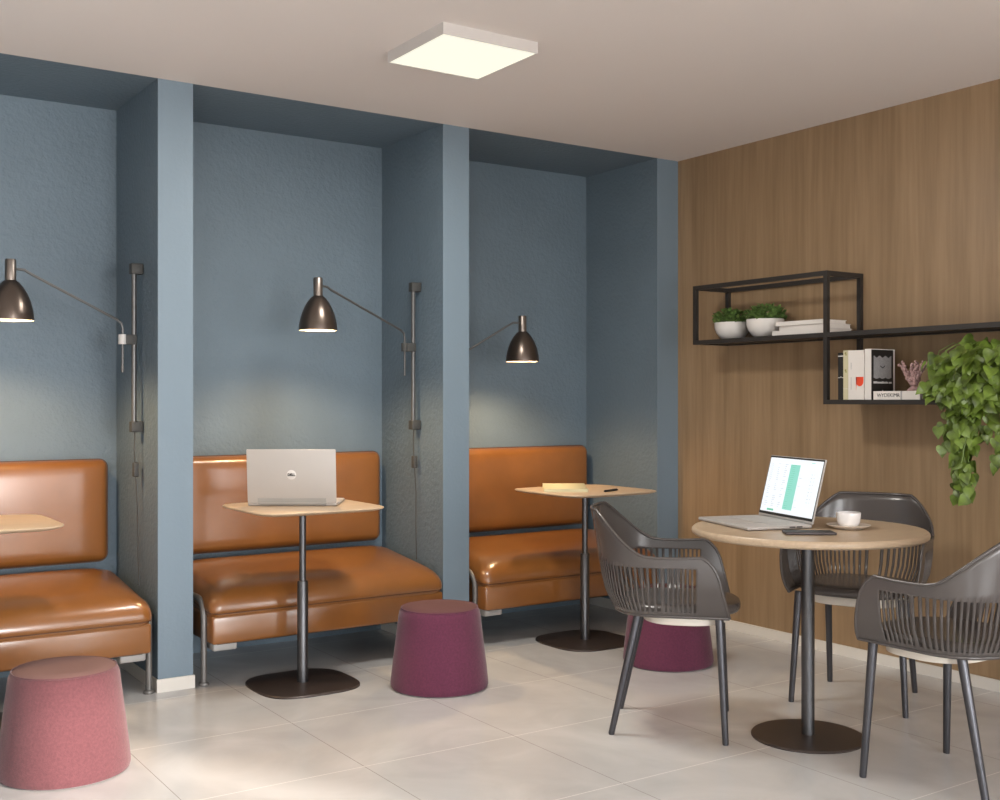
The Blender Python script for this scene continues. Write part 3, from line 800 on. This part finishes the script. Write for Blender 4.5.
# ------------------------------------------------------------------ trailing plant
px, py = 4.195, 2.665
t = thing('trailing_plant', 'lush green trailing pothos spilling over the lower shelf at right', 'plant', (px, py, SL))
MB().lathe([(0,0), (.062,0), (.070,.006), (.085,.15), (.088,.165), (.083,.165), (.078,.14), (0,.135)], seg=36).build('pot', M['bowl'], t)
MB().lathe([(.08,.146), (0,.152)], seg=24).build('soil', M['soil'], t)
rng = random.Random(21); fo = MB(); vi = MB()
toroom = Vector((-1, 0, 0))
def put_leaf(p, out, ln):
    """heart leaf: tip hangs down and outwards, upper face turned to the room"""
    d = (Vector(out).normalized()*rng.uniform(.15, .8) + Vector((rng.uniform(-.35, .2), rng.uniform(-.65, .65), -rng.uniform(.35, 1.0)))).normalized()
    nrm = Vector((-rng.uniform(.5, 1.0), rng.uniform(-.75, .45), rng.uniform(.15, 1.0)))
    nrm = (nrm - d*nrm.dot(d)).normalized(); yv = nrm.cross(d)
    tipp = Vector(p) + d*ln
    if px + tipp.x > XW-.02 or tipp.y > .235 or p[1] > .20: return
    Mx = Matrix((( d.x, yv.x, nrm.x, p[0]), (d.y, yv.y, nrm.y, p[1]), (d.z, yv.z, nrm.z, p[2]), (0, 0, 0, 1)))
    leaf(fo, Mx, ln, ln*rng.uniform(.80, .98), rng.uniform(.08, .30))
for i in range(340):       # crown: a mound over the pot spilling past the shelf edge
    a = rng.uniform(0, 2*PI); u = rng.random()**.5
    ry = .215*u*math.sin(a); rx = .13*u*math.cos(a) - .075
    z = .03 + .205*(1-u**2.2)*rng.uniform(.55, 1.0) + rng.uniform(0, .03)
    p = Vector((min(rx, .09), ry, z))
    if z < .05 and p.x > -.115: p.x = -.125 - rng.random()*.06
    put_leaf(p, (p.x*4-.3, p.y*5, .2), rng.uniform(.038, .062))
for i in range(120):       # front skirt hanging over the shelf
    y = rng.gauss(-.02, .095); y = max(-.24, min(.165, y))
    z = .20 - rng.random()*(.30 - abs(y)*.7)
    put_leaf(Vector((-.135-rng.random()*.075, y, z)), (-.3, y*2, 0), rng.uniform(.040, .064))
trails = [(-.155, .03, .50, 22), (-.17, .0, .46, 20), (-.15, .075, .30, 14), (-.16, -.02, .36, 16), (-.18, .02, .49, 22), (-.15, -.09, .26, 12), (-.17, -.13, .36, 16), (-.16, -.20, .30, 12), (-.165, -.005, .50, 18)]
for (x, y, ln, n) in trails:
    pth = [Vector((0, y*.3, .16)), Vector((-.08, y*.7, .19)), Vector((x, y, .11))]
    yy, xx = y, x
    for i in range(1, n+1):
        s = i/n; yy += rng.uniform(-.009, .008); xx += rng.uniform(-.006, .006)
        p = Vector((xx, yy, .11-ln*s)); pth.append(p)
        for _ in range(1 if .45 < s < .62 else 2):
            put_leaf(p+Vector((rng.uniform(-.02, .015), rng.uniform(-.028, .028), rng.uniform(-.005, .02))), (-.3, rng.uniform(-.9, .9), -.3), rng.uniform(.034, .056))
    vi.tube(pth, .002, 5)
for i in range(6):    # thin runners looping through the leaves
    a = rng.uniform(-1, 1)
    vi.tube([Vector((-.02, a*.10, .17)), Vector((-.07, a*.13, .235)), Vector((-.13, a*.16, .20)), Vector((-.165, a*.17, .10)), Vector((-.17, a*.17, .0))], .0016, 5)
fo.build('foliage', M['pothos'], t, smooth=60)
vi.build('vines', M['vine'], t, smooth=60)

# ------------------------------------------------------------------ light: sky through the glazing, low sun, room lamps, added daylight lamp
w = bpy.data.worlds.new('sky'); bpy.context.scene.world = w; w.use_nodes = True
nt = w.node_tree; bg = nt.nodes['Background']
tc = nt.nodes.new('ShaderNodeTexCoord'); sp = nt.nodes.new('ShaderNodeSeparateXYZ'); rp = nt.nodes.new('ShaderNodeValToRGB')
mr = nt.nodes.new('ShaderNodeMapRange'); mr.inputs['From Min'].default_value = -1; mr.inputs['From Max'].default_value = 1
el = rp.color_ramp.elements
el[0].position = .46; el[0].color = (.62, .60, .58, 1)
el[1].position = .54; el[1].color = (.97, .985, 1.0, 1)
nt.links.new(tc.outputs['Generated'], sp.inputs[0]); nt.links.new(sp.outputs['Z'], mr.inputs['Value'])
nt.links.new(mr.outputs[0], rp.inputs['Fac']); nt.links.new(rp.outputs['Color'], bg.inputs['Color'])
bg.inputs['Strength'].default_value = 18.5
for a, b, _ in WINS:
    pl = bpy.data.lights.new('sky_portal', 'AREA'); pl.shape = 'RECTANGLE'; pl.size = b-a; pl.size_y = WZ1-WZ0
    pl.cycles.is_portal = True
    po = bpy.data.objects.new('sky_portal', pl); C.objects.link(po)
    po.location = ((a+b)/2, YW-.16, (WZ0+WZ1)/2); po.rotation_euler = (R(90), 0, 0)
al = bpy.data.lights.new('window_daylight', 'AREA'); al.shape = 'RECTANGLE'; al.size = 1.3; al.size_y = 1.1; al.energy = 105; al.spread = R(75); al.color = (1, .985, .96)  # added area lamp outside the middle window, aimed to shape the alcove light
ao = bpy.data.objects.new('window_daylight', al); C.objects.link(ao)
ao.location = (1.30, -2.9, 1.32); ao.rotation_euler = Vector((-.50, .86, 0)).to_track_quat('-Z', 'Y').to_euler()
sl = bpy.data.lights.new('sun', 'SUN'); sl.energy = 11.0; sl.angle = R(2.5); sl.color = (1, .91, .80)
so = bpy.data.objects.new('sun', sl); C.objects.link(so)
EL = R(13.5); dirv = Vector((-.45*math.cos(EL), .888*math.cos(EL), -math.sin(EL)))
so.rotation_euler = dirv.to_track_quat('-Z', 'Y').to_euler(); so.location = (6, -8, 5)

# ------------------------------------------------------------------ camera
cd = bpy.data.cameras.new('camera'); cam = bpy.data.objects.new('camera', cd); C.objects.link(cam)
cd.sensor_fit = 'HORIZONTAL'; cd.sensor_width = 36; cd.lens = 36*F_PX/1000; cd.clip_start = .02
cam.location = (0, 0, EYE); cam.rotation_euler = (R(90), 0, TH-R(90))
sc = bpy.context.scene; sc.camera = cam
sc.view_settings.view_transform = 'Standard'; sc.view_settings.look = 'None'; sc.view_settings.gamma = 1; sc.view_settings.use_curve_mapping = False
sc.view_settings.exposure = 0.0
sc.cycles.use_denoising = True; sc.cycles.max_bounces = 8; sc.cycles.diffuse_bounces = 5; sc.cycles.sample_clamp_indirect = 6
